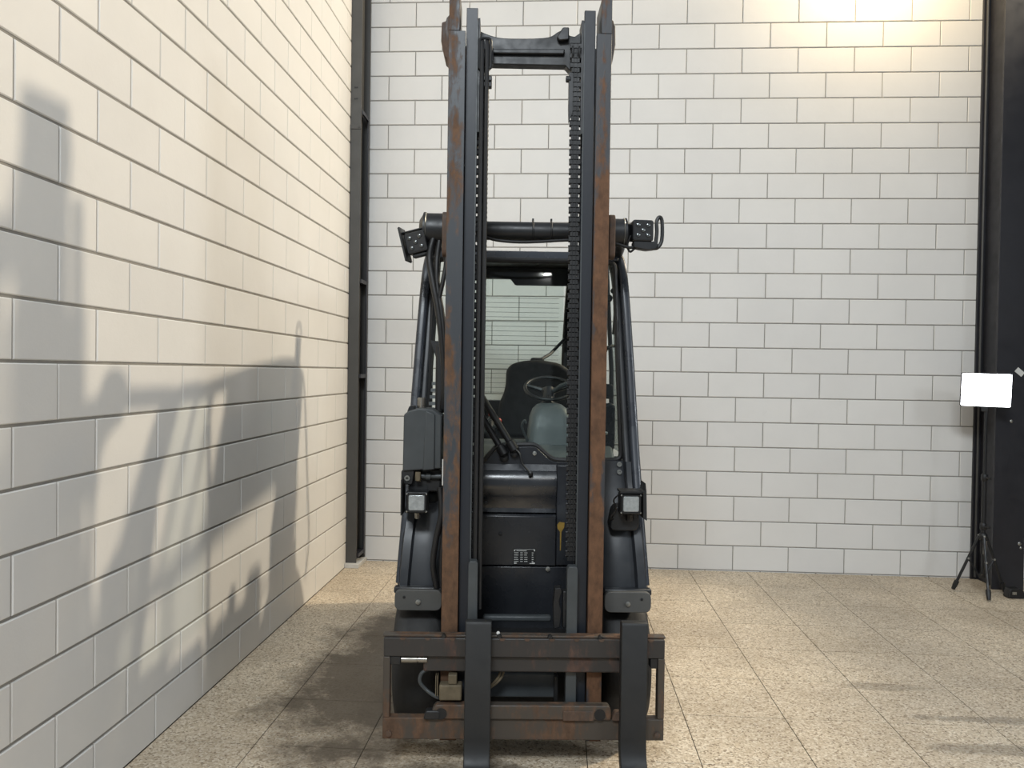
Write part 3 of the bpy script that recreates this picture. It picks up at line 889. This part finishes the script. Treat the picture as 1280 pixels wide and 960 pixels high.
h1 = headlamp(-0.457, 1.025, -1)
MB().prism([(-0.522, 0.975), (-0.516, 0.975), (-0.516, 1.125), (-0.522, 1.125)], 'y', 0.215, 0.33).build('side_plate', 'black', h1)
MB().prism([(-0.516, 1.125), (-0.497, 1.125), (-0.497, 1.085), (-0.42, 1.085), (-0.42, 0.97), (-0.516, 0.97)][2:], 'y', 0.305, 0.315).build('back_plate', 'black', h1)
MB().tube([(-0.457, 0.27, 0.98), (-0.457, 0.28, 0.955)], 0.012, 8).build('lamp_stud', 'bolt', h1)
MB().bar([(-0.457, 0.29, 1.03), (-0.40, 0.36, 1.03), (-0.38, 0.45, 1.03)], 0.03, 0.05).build('lamp_arm', 'black', h1)
h2 = headlamp(0.452, 1.030, 1)
MB().prism([(0.502, 0.972), (0.517, 0.965), (0.513, 1.09), (0.509, 1.122), (0.506, 1.09), (0.50, 1.085)], 'y', 0.215, 0.33).build('side_plate', 'black', h2)
MB().box(0.404, 0.505, 0.225, 0.32, 1.078, 1.086).build('top_plate', 'black', h2)
MB().tube([(0.452, 0.27, 0.985), (0.452, 0.28, 0.955)], 0.015, 8).build('lamp_stud', 'hose', h2)
MB().bar([(0.452, 0.29, 0.975), (0.47, 0.33, 0.96), (0.48, 0.40, 0.95)], 0.03, 0.04).build('lamp_arm', 'black', h2)
MB().tube(curve_pts([(0.41, 0.27, 1.07), (0.385, 0.28, 1.04), (0.395, 0.29, 1.0), (0.375, 0.30, 0.96), (0.40, 0.32, 0.95)]), 0.004, 6).build('lamp_cable', 'hose', h2)
MB().prism(rpoly([(0.37, 0.90), (0.50, 0.90), (0.50, 1.01), (0.39, 1.01)], 0.03), 'y', 0.31, 0.40).build('lamp_bracket', 'black', h2, 0.006)

# --- grey valve cover left of the mast
vb = MB().prism([(-0.521, 1.155), (-0.519, 1.395), (-0.50, 1.412), (-0.455, 1.425), (-0.40, 1.422), (-0.357, 1.395), (-0.357, 1.168)], 'y', 0.26, 0.40).build('valve_cover', 'grey', FT, 0.006)
MB().prism([(-0.435, 1.16), (-0.385, 1.165), (-0.385, 1.40), (-0.425, 1.415)], 'y', 0.252, 0.262).build('cover_face', 'grey', vb, 0.004)
MB().lathe([(0.018, 1.40), (0.018, 1.465), (0.012, 1.468)], (-0.452, 0.34, 0), 'z', 14).build('cover_pin', 'chrome', vb)
MB().prism(rpoly([(-0.51, 1.405), (-0.478, 1.415), (-0.478, 1.432), (-0.50, 1.432)], 0.006), 'y', 0.30, 0.36).build('cover_lug', 'black', vb)
MB().prism(rpoly([(-0.528, 1.10), (-0.48, 1.095), (-0.47, 1.16), (-0.528, 1.16)], 0.012), 'y', 0.27, 0.36).build('cover_bracket', 'black', vb, 0.004)
MB().lathe([(0.012, 0), (0.012, -0.006), (0.006, -0.006), (0.006, 0.0)], (-0.502, 0.27, 1.125), 'y', 12).build('bracket_bolt', 'bolt', vb)
MB().box(-0.468, -0.445, 0.265, 0.33, 1.112, 1.152).build('fitting', 'brass', vb, 0.004)
MB().lathe([(0.012, -0.445), (0.012, -0.425), (0.018, -0.424), (0.018, -0.405), (0.011, -0.404), (0.011, -0.36)], (0, 0.30, 1.13), 'x', 12).build('fitting', 'grey', vb)
MB().box(-0.50, -0.36, 0.31, 0.40, 1.06, 1.16).build('manifold', 'dark', vb, 0.008)
MB().box(-0.352, -0.344, 0.245, 0.25, 1.10, 1.21).build('warning_strip', 'plinth', vb)

# --- hoses along the left side
for pts, r in (([(-0.41, 0.36, 2.17), (-0.425, 0.335, 2.08), (-0.41, 0.32, 1.98), (-0.385, 0.31, 1.86), (-0.365, 0.31, 1.72), (-0.352, 0.33, 1.55), (-0.36, 0.36, 1.42)], 0.0145),
               ([(-0.385, 0.36, 2.15), (-0.392, 0.33, 2.06), (-0.388, 0.32, 1.95), (-0.368, 0.31, 1.84), (-0.352, 0.31, 1.70), (-0.345, 0.34, 1.5), (-0.34, 0.36, 1.3)], 0.0125),
               ([(-0.37, 0.35, 2.12), (-0.352, 0.32, 2.06), (-0.362, 0.31, 1.98), (-0.378, 0.31, 1.90)], 0.010),
               ([(-0.36, 0.25, 1.09), (-0.352, 0.24, 0.98), (-0.375, 0.245, 0.86), (-0.385, 0.25, 0.76), (-0.37, 0.26, 0.66)], 0.013),
               ([(-0.345, 0.26, 1.05), (-0.345, 0.255, 0.9), (-0.352, 0.26, 0.78), (-0.352, 0.27, 0.66)], 0.011)):
    MB().tube(curve_pts(pts), r, 10).build('hose', 'hose', FT)
MB().prism(rpoly([(-0.425, 1.72), (-0.375, 1.715), (-0.36, 1.60), (-0.375, 1.585)], 0.008), 'y', 0.40, 0.43).build('hose_guide', 'black', FT, 0.003)
MB().box(-0.395, -0.345, 0.36, 0.42, 1.40, 1.70).build('hose_channel', 'dark', FT, 0.01)
for k in range(4):
    MB().box(-0.43 + k * 0.004, -0.37, 0.45, 0.455, 1.43 + k * 0.03, 1.445 + k * 0.03).build('vent_slat', 'dash', FT)

# ------------------------------------------------------------------ mast
ZM = 3.075
for s, mt in ((-1, 'mast_l'), (1, 'mast_r')):
    xo, xi = (-0.334, -0.268) if s < 0 else (0.314, 0.254)
    a, b = sorted((xo, xi))
    web = sorted((xo, xo - s * 0.022))
    m = MB()
    m.prism([(a, 0.055), (b, 0.055), (b, 0.080), (web[1] if s < 0 else b, 0.082), (web[1] if s < 0 else b, 0.20), (b, 0.202), (b, 0.226), (a, 0.226), (a, 0.202), (a if s < 0 else web[0], 0.20), (a if s < 0 else web[0], 0.082), (a, 0.080)], 'z', 0.10, 2.935)
    o = m.build('outer_mast_rail', mt, FT, 0.002)
    c, d = sorted((xo, xo - s * 0.042))
    MB().prism([(c, 0.055), (d, 0.055), (d, 0.226), (c, 0.226)], 'z', 2.9352, ZM + (0.02 if s < 0 else 0.0)).build('rail_head', mt, o, 0.002)
    # inner rail
    xo, xi = (-0.2665, -0.221) if s < 0 else (0.2525, 0.2075)
    a, b = sorted((xo, xi))
    xm = (a + b) / 2
    MB().prism(ibeam(a, b, 0.092, 0.200, 0.018, 0.016), 'z', 0.12, 3.042).build('inner_mast_rail', 'inner', FT, 0.002)
    bx = (-0.2245, -0.2195) if s < 0 else (0.2055, 0.2105)
    MB().box(bx[0], bx[1], 0.088, 0.0935, 0.55, 2.99).build('wear_edge', 'grey', FT, smooth=False)
    # bearing block outside the mast head
    xs = -0.334 if s < 0 else 0.314
    e = 0.034 if s < 0 else 0.022
    P = [(xs, 2.80), (xs, 3.03), (xs + s * 0.014, 3.015), (xs + s * 0.018, 3.0), (xs + s * e, 2.995), (xs + s * (e + 0.002), 2.92), (xs + s * e * 0.6, 2.855), (xs + s * 0.012, 2.85)]
    MB().prism(P, 'y', 0.12, 0.22).build('head_bearing', 'bracket', FT, 0.004)
    # lift cylinder behind the rails
    cyl = MB().cyl((s * 0.285, 0.285, 0.12), (s * 0.285, 0.285, 2.55), 0.036, 20).build('lift_cylinder', 'black', FT)
    MB().cyl((s * 0.285, 0.285, 2.55), (s * 0.285, 0.285, 2.86), 0.022, 16).build('piston_rod', 'chrome', cyl)
# crosshead casting
top = curve_pts([(-0.219, 0, 2.985), (-0.19, 0, 2.972), (-0.14, 0, 2.958), (-0.08, 0, 2.955), (0.02, 0, 2.958), (0.075, 0, 2.966), (0.105, 0, 2.985), (0.132, 0, 2.998)], 4)
poly = [(p.x, p.z) for p in top] + [(0.152, 2.998), (0.152, 2.972), (0.175, 2.968), (0.2, 2.985), (0.206, 2.99), (0.206, 2.80), (0.19, 2.79), (0.17, 2.82), (0.15, 2.835), (0.138, 2.848), (-0.165, 2.848), (-0.185, 2.825), (-0.219, 2.78)]
ch = MB().prism(poly, 'y', 0.165, 0.215).build('crosshead', 'black', FT, 0.004)
MB().prism([(-0.17, 2.905), (0.135, 2.910), (0.132, 2.888), (-0.17, 2.885)], 'y', 0.148, 0.166).build('crosshead_rib', 'black', ch, 0.005)
MB().prism(rpoly([(0.10, 2.955), (0.125, 2.995), (0.150, 2.995), (0.150, 2.945), (0.11, 2.94)], 0.006), 'y', 0.14, 0.166).build('crosshead_lug', 'black', ch, 0.004)
for x0, x1 in ((-0.220, -0.212), (0.198, 0.206)):
    MB().prism([(0.10, 2.55), (0.13, 2.62), (0.20, 2.72), (0.20, 3.01), (0.11, 3.01)], 'x', x0, x1).build('crosshead_plate', 'black', ch)
# hose pulley bracket, top left
br = MB().tube([(x, 0.098, z) for x, z in rpoly([(-0.214, 2.80), (-0.214, 2.925), (-0.168, 2.925), (-0.168, 2.80)], 0.014, 4)][:-2], 0.006, 8).build('pulley_bracket', 'black', FT)
MB().lathe([(0.02, -0.205), (0.045, -0.203), (0.045, -0.198), (0.036, -0.195), (0.036, -0.185), (0.045, -0.182), (0.045, -0.175), (0.02, -0.173)], (0, 0.14, 2.86), 'x', 24).build('hose_pulley', 'dark', br)
MB().box(-0.173, -0.158, 0.11, 0.15, 2.835, 2.90).build('bracket_cheek', 'black', br, 0.004)
for z in (2.77, 2.745):
    MB().box(-0.213, -0.162, 0.105, 0.135, z - 0.012, z + 0.010).build('hose_clamp', 'black', br, 0.004)
MB().lathe([(0.02, 0.158), (0.042, 0.160), (0.042, 0.166), (0.033, 0.168), (0.033, 0.186), (0.042, 0.188), (0.042, 0.194), (0.02, 0.196)], (0, 0.150, 2.885), 'x', 24).build('chain_pulley', 'dark', FT)
for x in (-0.2025, -0.1825):
    MB().tube(curve_pts([(x, 0.15, 2.90), (x, 0.118, 2.912), (x, 0.10, 2.885), (x, 0.098, 2.6), (x, 0.098, 1.5), (x, 0.098, 0.62)], 5), 0.0088, 8).build('mast_hose', 'hose', FT)
MB().tube(curve_pts([(-0.222, 0.19, 2.86), (-0.226, 0.20, 2.76), (-0.216, 0.17, 2.66), (-0.222, 0.16, 2.5)], 5), 0.007, 8).build('return_hose', 'hose', FT)

# leaf chains: alternating plate packs on pins
def chain(x_top, x_bot, z_top, z_bot, y, w, name_mat='dark'):
    m = MB()
    p = 0.0195
    n = int((z_top - z_bot) / p)
    for i in range(n):
        z = z_top - i * p
        t = i / n
        cx = x_top * (1 - t) + x_bot * t
        ww = w if i % 2 == 0 else w * 0.72
        for q in (-1, 0, 1):
            hx = ww / 2 * 0.26
            c = cx + q * (ww / 2 - hx)
            m.box(c - hx, c + hx, y - 0.009, y + 0.009, z - p * 0.95, z - p * 0.12)
        m.box(cx - w * 0.33, cx + w * 0.33, y - 0.004, y + 0.006, z - p, z)
        m.cyl((cx - w / 2 - 0.001, y, z - p * 0.02), (cx + w / 2 + 0.001, y, z - p * 0.02), 0.0048, 6)
    return m
c1 = chain(0.176, 0.190, 2.92, 0.80, 0.125, 0.044).build('lift_chain', 'hose', FT, smooth=False)
c1['kind'] = 'stuff'
c2 = chain(-0.197, -0.199, 2.76, 0.80, 0.135, 0.046).build('lift_chain', 'hose', FT, smooth=False)
c2['kind'] = 'stuff'
an = MB().prism(rpoly([(0.152, 2.60), (0.166, 2.64), (0.166, 2.80), (0.150, 2.80), (0.150, 2.66)], 0.004), 'y', 0.112, 0.14).build('chain_anchor', 'black', FT)
MB().lathe([(0.011, 0.138), (0.013, 0.14), (0.013, 0.156), (0.010, 0.158)], (0, 0.12, 2.775), 'x', 10).build('anchor_pin', 'black', an)

# ------------------------------------------------------------------ fork carriage
# uprights
for (x0, x1, zt_) in ((-0.228, -0.190, 0.826), (0.168, 0.211, 0.808)):
    MB().prism(rpoly([(x0, 0.24), (x1, 0.24), (x1, zt_ - 0.012), (x1 - 0.006, zt_), (x0 + 0.006, zt_), (x0, zt_ - 0.012)], 0.003), 'y', 0.045, 0.090).build('carriage_upright', 'grey', FT, 0.003)
MB().prism(rpoly([(0.120, 0.545), (0.145, 0.555), (0.150, 0.62), (0.140, 0.66), (0.152, 0.70), (0.146, 0.715), (0.122, 0.712), (0.116, 0.64)], 0.006), 'y', 0.075, 0.125).build('chain_bolt', 'dark', FT, 0.004)
MB().box(0.155, 0.17, 0.08, 0.12, 0.55, 0.70).build('chain_bolt_plate', 'black', FT, 0.004)
ub = MB().box(-0.555, 0.556, 0.0, 0.045, 0.457, 0.532).build('carriage_top_bar', 'carriage', FT, 0.004)
MB().box(-0.56, 0.56, 0.010, 0.050, 0.5325, 0.541).build('top_rail', 'carriage_lo', ub, 0.002)
for x in (-0.32, -0.10, 0.10, 0.30):
    MB().lathe([(0.008, -0.006), (0.010, 0.0), (0.008, 0.012)], (x, 0.006, 0.539), 'y', 8).build('rail_stud', 'black', ub)
for k in range(11):
    x = -0.48 + k * 0.098
    MB().prism([(x - 0.012, 0.5325), (x + 0.012, 0.5325), (x + 0.006, 0.523), (x - 0.006, 0.523)], 'y', -0.003, 0.002).build('rail_notch', 'bracket', ub)
bolt(ub, (-0.105, 0.02, 0.548), 0.007, (0, -1, 0.3), 'plinth', 'grease_nipple')
MB().box(-0.40, 0.42, 0.018, 0.075, 0.392, 0.4565).build('sideshift_beam', 'carriage', FT, 0.006)
for x0, x1 in ((-0.556, -0.529), (0.530, 0.557)):
    MB().box(x0, x1, 0.001, 0.044, 0.2155, 0.4565).build('carriage_end_bar', 'carriage_lo', FT, 0.003)
cy = MB().lathe([(0.008, -0.488), (0.0135, -0.486), (0.0135, -0.425), (0.012, -0.424), (0.012, -0.42), (0.0135, -0.419), (0.0135, -0.385)], (0, 0.02, 0.440), 'x', 16).build('sideshift_rod', 'chrome', FT)
MB().box(-0.529, -0.489, 0.005, 0.05, 0.423, 0.4565).build('rod_clamp', 'black', cy, 0.003)
MB().box(0.50, 0.53, 0.006, 0.05, 0.415, 0.4565).build('rod_clamp', 'black', cy, 0.003)
lb = MB().box(-0.556, 0.557, 0.0, 0.045, 0.130, 0.215).build('carriage_bottom_bar', 'carriage_lo', FT, 0.004)
for x in (-0.53, 0.53):
    bolt(lb, (x, 0.0, 0.155), 0.012, mat='bracket')
hk = MB().prism(rpoly([(-0.36, 0.2155), (-0.30, 0.2155), (0.33, 0.2155), (0.345, 0.2155), (0.345, 0.255), (0.335, 0.272), (-0.345, 0.272), (-0.36, 0.255)], 0.008), 'y', -0.012, 0.03).build('lower_hook_rail', 'carriage_lo', FT, 0.004)
MB().prism(rpoly([(-0.395, 0.2155), (-0.33, 0.2155), (-0.33, 0.25), (-0.385, 0.25)], 0.01), 'y', -0.018, 0.02).build('hook_claw', 'black', hk, 0.004)
MB().prism(rpoly([(0.345, 0.2155), (0.40, 0.2155), (0.40, 0.245), (0.36, 0.25)], 0.01), 'y', -0.018, 0.02).build('hook_claw', 'bracket', hk, 0.004)
MB().box(0.155, 0.275, -0.016, -0.010, 0.214, 0.252).build('rust_plate', 'bracket', hk, 0.002)
for x in (-0.325, 0.30):
    MB().lathe([(0.022, -0.016), (0.022, -0.004), (0.014, -0.003)], (x, 0, 0.238), 'y', 14).build('hook_eye', 'dark', hk)
# valve block and hoses behind the carriage opening
vv = MB().box(-0.335, -0.245, 0.0, 0.05, 0.283, 0.345).build('valve_block', 'brass', FT, 0.006)
MB().box(-0.30, -0.265, 0.005, 0.04, 0.3455, 0.385).build('valve_top', 'brass', vv, 0.004)
for x in (-0.35, -0.343):
    MB().box(x, x + 0.003, 0.005, 0.045, 0.30, 0.38).build('valve_fin', 'brass', vv)
MB().tube(curve_pts([(-0.38, 0.06, 0.388), (-0.41, 0.055, 0.37), (-0.415, 0.055, 0.335), (-0.385, 0.055, 0.30), (-0.35, 0.03, 0.288), (-0.335, 0.02, 0.288)]), 0.0075, 8).build('hose', 'grey', FT)
for d in (0.0, 0.013):
    MB().tube(curve_pts([(-0.09 + d, 0.06, 0.395), (-0.10 + d, 0.058, 0.36), (-0.12 + d, 0.058, 0.335), (-0.15 + d, 0.06, 0.31)]), 0.005, 8).build('hose', 'brass', FT)
MB().box(-0.23, 0.14, 0.14, 0.17, 0.24, 0.34).build('mast_lower_tie', 'grey', FT, 0.006)
MB().box(-0.23, 0.20, 0.23, 0.26, 0.10, 0.46).build('mast_foot_plate', 'dark', FT, 0.006)
MB().box(0.128, 0.142, 0.11, 0.16, 0.24, 0.34).build('tie_cheek', 'dark', FT)
MB().box(-0.17, 0.12, 0.215, 0.25, 0.53, 0.555).build('mast_tie_bar', 'grey', FT, 0.008)

# forks
def fork(x0, x1, name_label):
    P = [(0.0, 0.605), (-0.006, 0.612), (-0.040, 0.612), (-0.046, 0.600), (-0.050, 0.150)]
    R1, R2 = 0.075, 0.045
    # inner heel curve (front) then blade towards the camera, then back along the sole
    for k in range(1, 7):
        a = math.pi / 2 * k / 6
        P.append((-0.050 - 0.055 * (1 - math.cos(a)), 0.150 - 0.096 - 0.0 + 0.096 * (1 - math.sin(a))))
    P += [(-0.6, 0.046), (-1.05, 0.022), (-1.09, 0.018), (-1.095, 0.010), (-1.05, 0.006), (-0.12, 0.006)]
    for k in range(1, 7):
        a = math.pi / 2 * k / 6
        P.append((-0.12 + 0.118 * math.sin(a), 0.006 + 0.130 * (1 - math.cos(a))))
    P.append((-0.002, 0.3))
    f = MB().prism(P, 'x', x0, x1).build('fork', 'fork', FT, 0.004, label=name_label)
    MB().prism([(-0.045, 0.53), (0.0, 0.53), (0.03, 0.542), (0.03, 0.575), (0.0, 0.585), (-0.02, 0.585)], 'x', x0 + 0.01, x1 - 0.01).build('fork_hook', 'fork', f)
    return f
fork(-0.233, -0.131, 'black fork arm nearer the block wall')
fork(0.376, 0.479, 'black fork arm at the right end of the carriage')

# ------------------------------------------------------------------ lamp on its tripod stand at the right
SX, SY = 3.13, 5.955
stn = empty('light_stand', (SX, SY, 0))
tag(stn, 'black tripod light stand in front of the navy column', 'tripod')
MB().cyl((0, 0, 0.30), (0, 0, 0.86), 0.016, 12).build('lower_pole', 'black', stn)
MB().cyl((0, 0, 0.86), (0, 0, 1.345), 0.011, 12).build('upper_pole', 'black', stn)
for z in (0.50, 0.86):
    c = MB().lathe([(0.018, -0.025), (0.023, -0.018), (0.023, 0.018), (0.018, 0.025)], (0, 0, z), 'z', 12).build('clamp_collar', 'black', stn)
    MB().cyl((0.0, -0.02, z), (0.02, -0.05, z), 0.008, 8).build('clamp_knob', 'black', c)
MB().lathe([(0.022, 0.40), (0.030, 0.41), (0.030, 0.44), (0.022, 0.45)], (0, 0, 0), 'z', 12).build('upper_hub', 'black', stn)
MB().lathe([(0.018, 0.12), (0.024, 0.125), (0.024, 0.145), (0.018, 0.15)], (0, 0, 0), 'z', 12).build('lower_hub', 'black', stn)
MB().cyl((0, 0, 0.12), (0, 0, 0.30), 0.010, 10).build('centre_rod', 'black', stn)
MB().box(-0.012, 0.012, -0.035, -0.022, 0.30, 0.40).build('maker_strip', 'chrome', stn, 0.002, label='bright silver strip')
for (fx, fy) in ((-0.17, 0.075), (-0.055, -0.20), (0.185, 0.04)):
    top = Vector((fx * 0.13, fy * 0.13, 0.43))
    foot = Vector((fx, fy, 0.012))
    kn = top.lerp(foot, 0.42)
    lg = MB().tube([top, foot], [0.011, 0.010], 8).build('leg', 'black', stn)
    MB().tube([top.lerp(foot, 0.84), top.lerp(foot, 0.90), foot], [0.017, 0.018, 0.013], 8).build('rubber_foot', 'hose', lg)
    MB().tube([kn, Vector((fx * 0.12, fy * 0.12, 0.135))], 0.007, 6).build('brace', 'black', lg)
    for q in (kn, top):
        MB().lathe([(0.003, -0.014), (0.008, -0.012), (0.008, 0.012), (0.003, 0.014)], q, 'y', 8).build('rivet', 'bolt', lg)

lp = empty('lamp_panel', (SX - 0.012, SY - 0.01, 1.375))
lp.rotation_euler = (math.radians(2), math.radians(1.0), math.radians(-18))
tag(lp, 'glowing white rectangular lamp panel on top of the tripod stand', 'lamp')
MB().prism(rpoly([(-0.163, 0.005), (0.163, 0.005), (0.163, 0.252), (-0.163, 0.252)], 0.012), 'y', -0.005, 0.03).build('housing', 'black', lp, 0.003)
MB().prism(rpoly([(-0.158, 0.010), (0.158, 0.010), (0.158, 0.247), (-0.158, 0.247)], 0.010), 'y', -0.008, -0.0045).build('diffuser', 'led', lp, smooth=False)
MB().box(-0.02, 0.02, 0.0, 0.03, -0.03, 0.006).build('mount', 'black', lp, 0.003)

pa = empty('power_adapter', (3.318, 5.885, 0))
tag(pa, 'small black power adapter with cable by the stand foot', 'adapter')
MB().prism(rpoly([(-0.06, 0.002), (0.06, 0.002), (0.055, 0.055), (0.03, 0.075), (-0.045, 0.07)], 0.012), 'y', -0.035, 0.035).build('case', 'hose', pa, 0.006)
MB().box(-0.03, 0.0, -0.037, -0.034, 0.03, 0.05).build('type_label', 'bolt', pa)
MB().tube(curve_pts([(0.055, 0.0, 0.03), (0.09, 0.01, 0.02), (0.12, 0.03, 0.012), (0.10, 0.08, 0.008)]), 0.006, 8).build('cable', 'hose', pa)
MB().box(0.085, 0.12, -0.02, 0.01, 0.02, 0.034).build('plug', 'plinth', pa, 0.003)
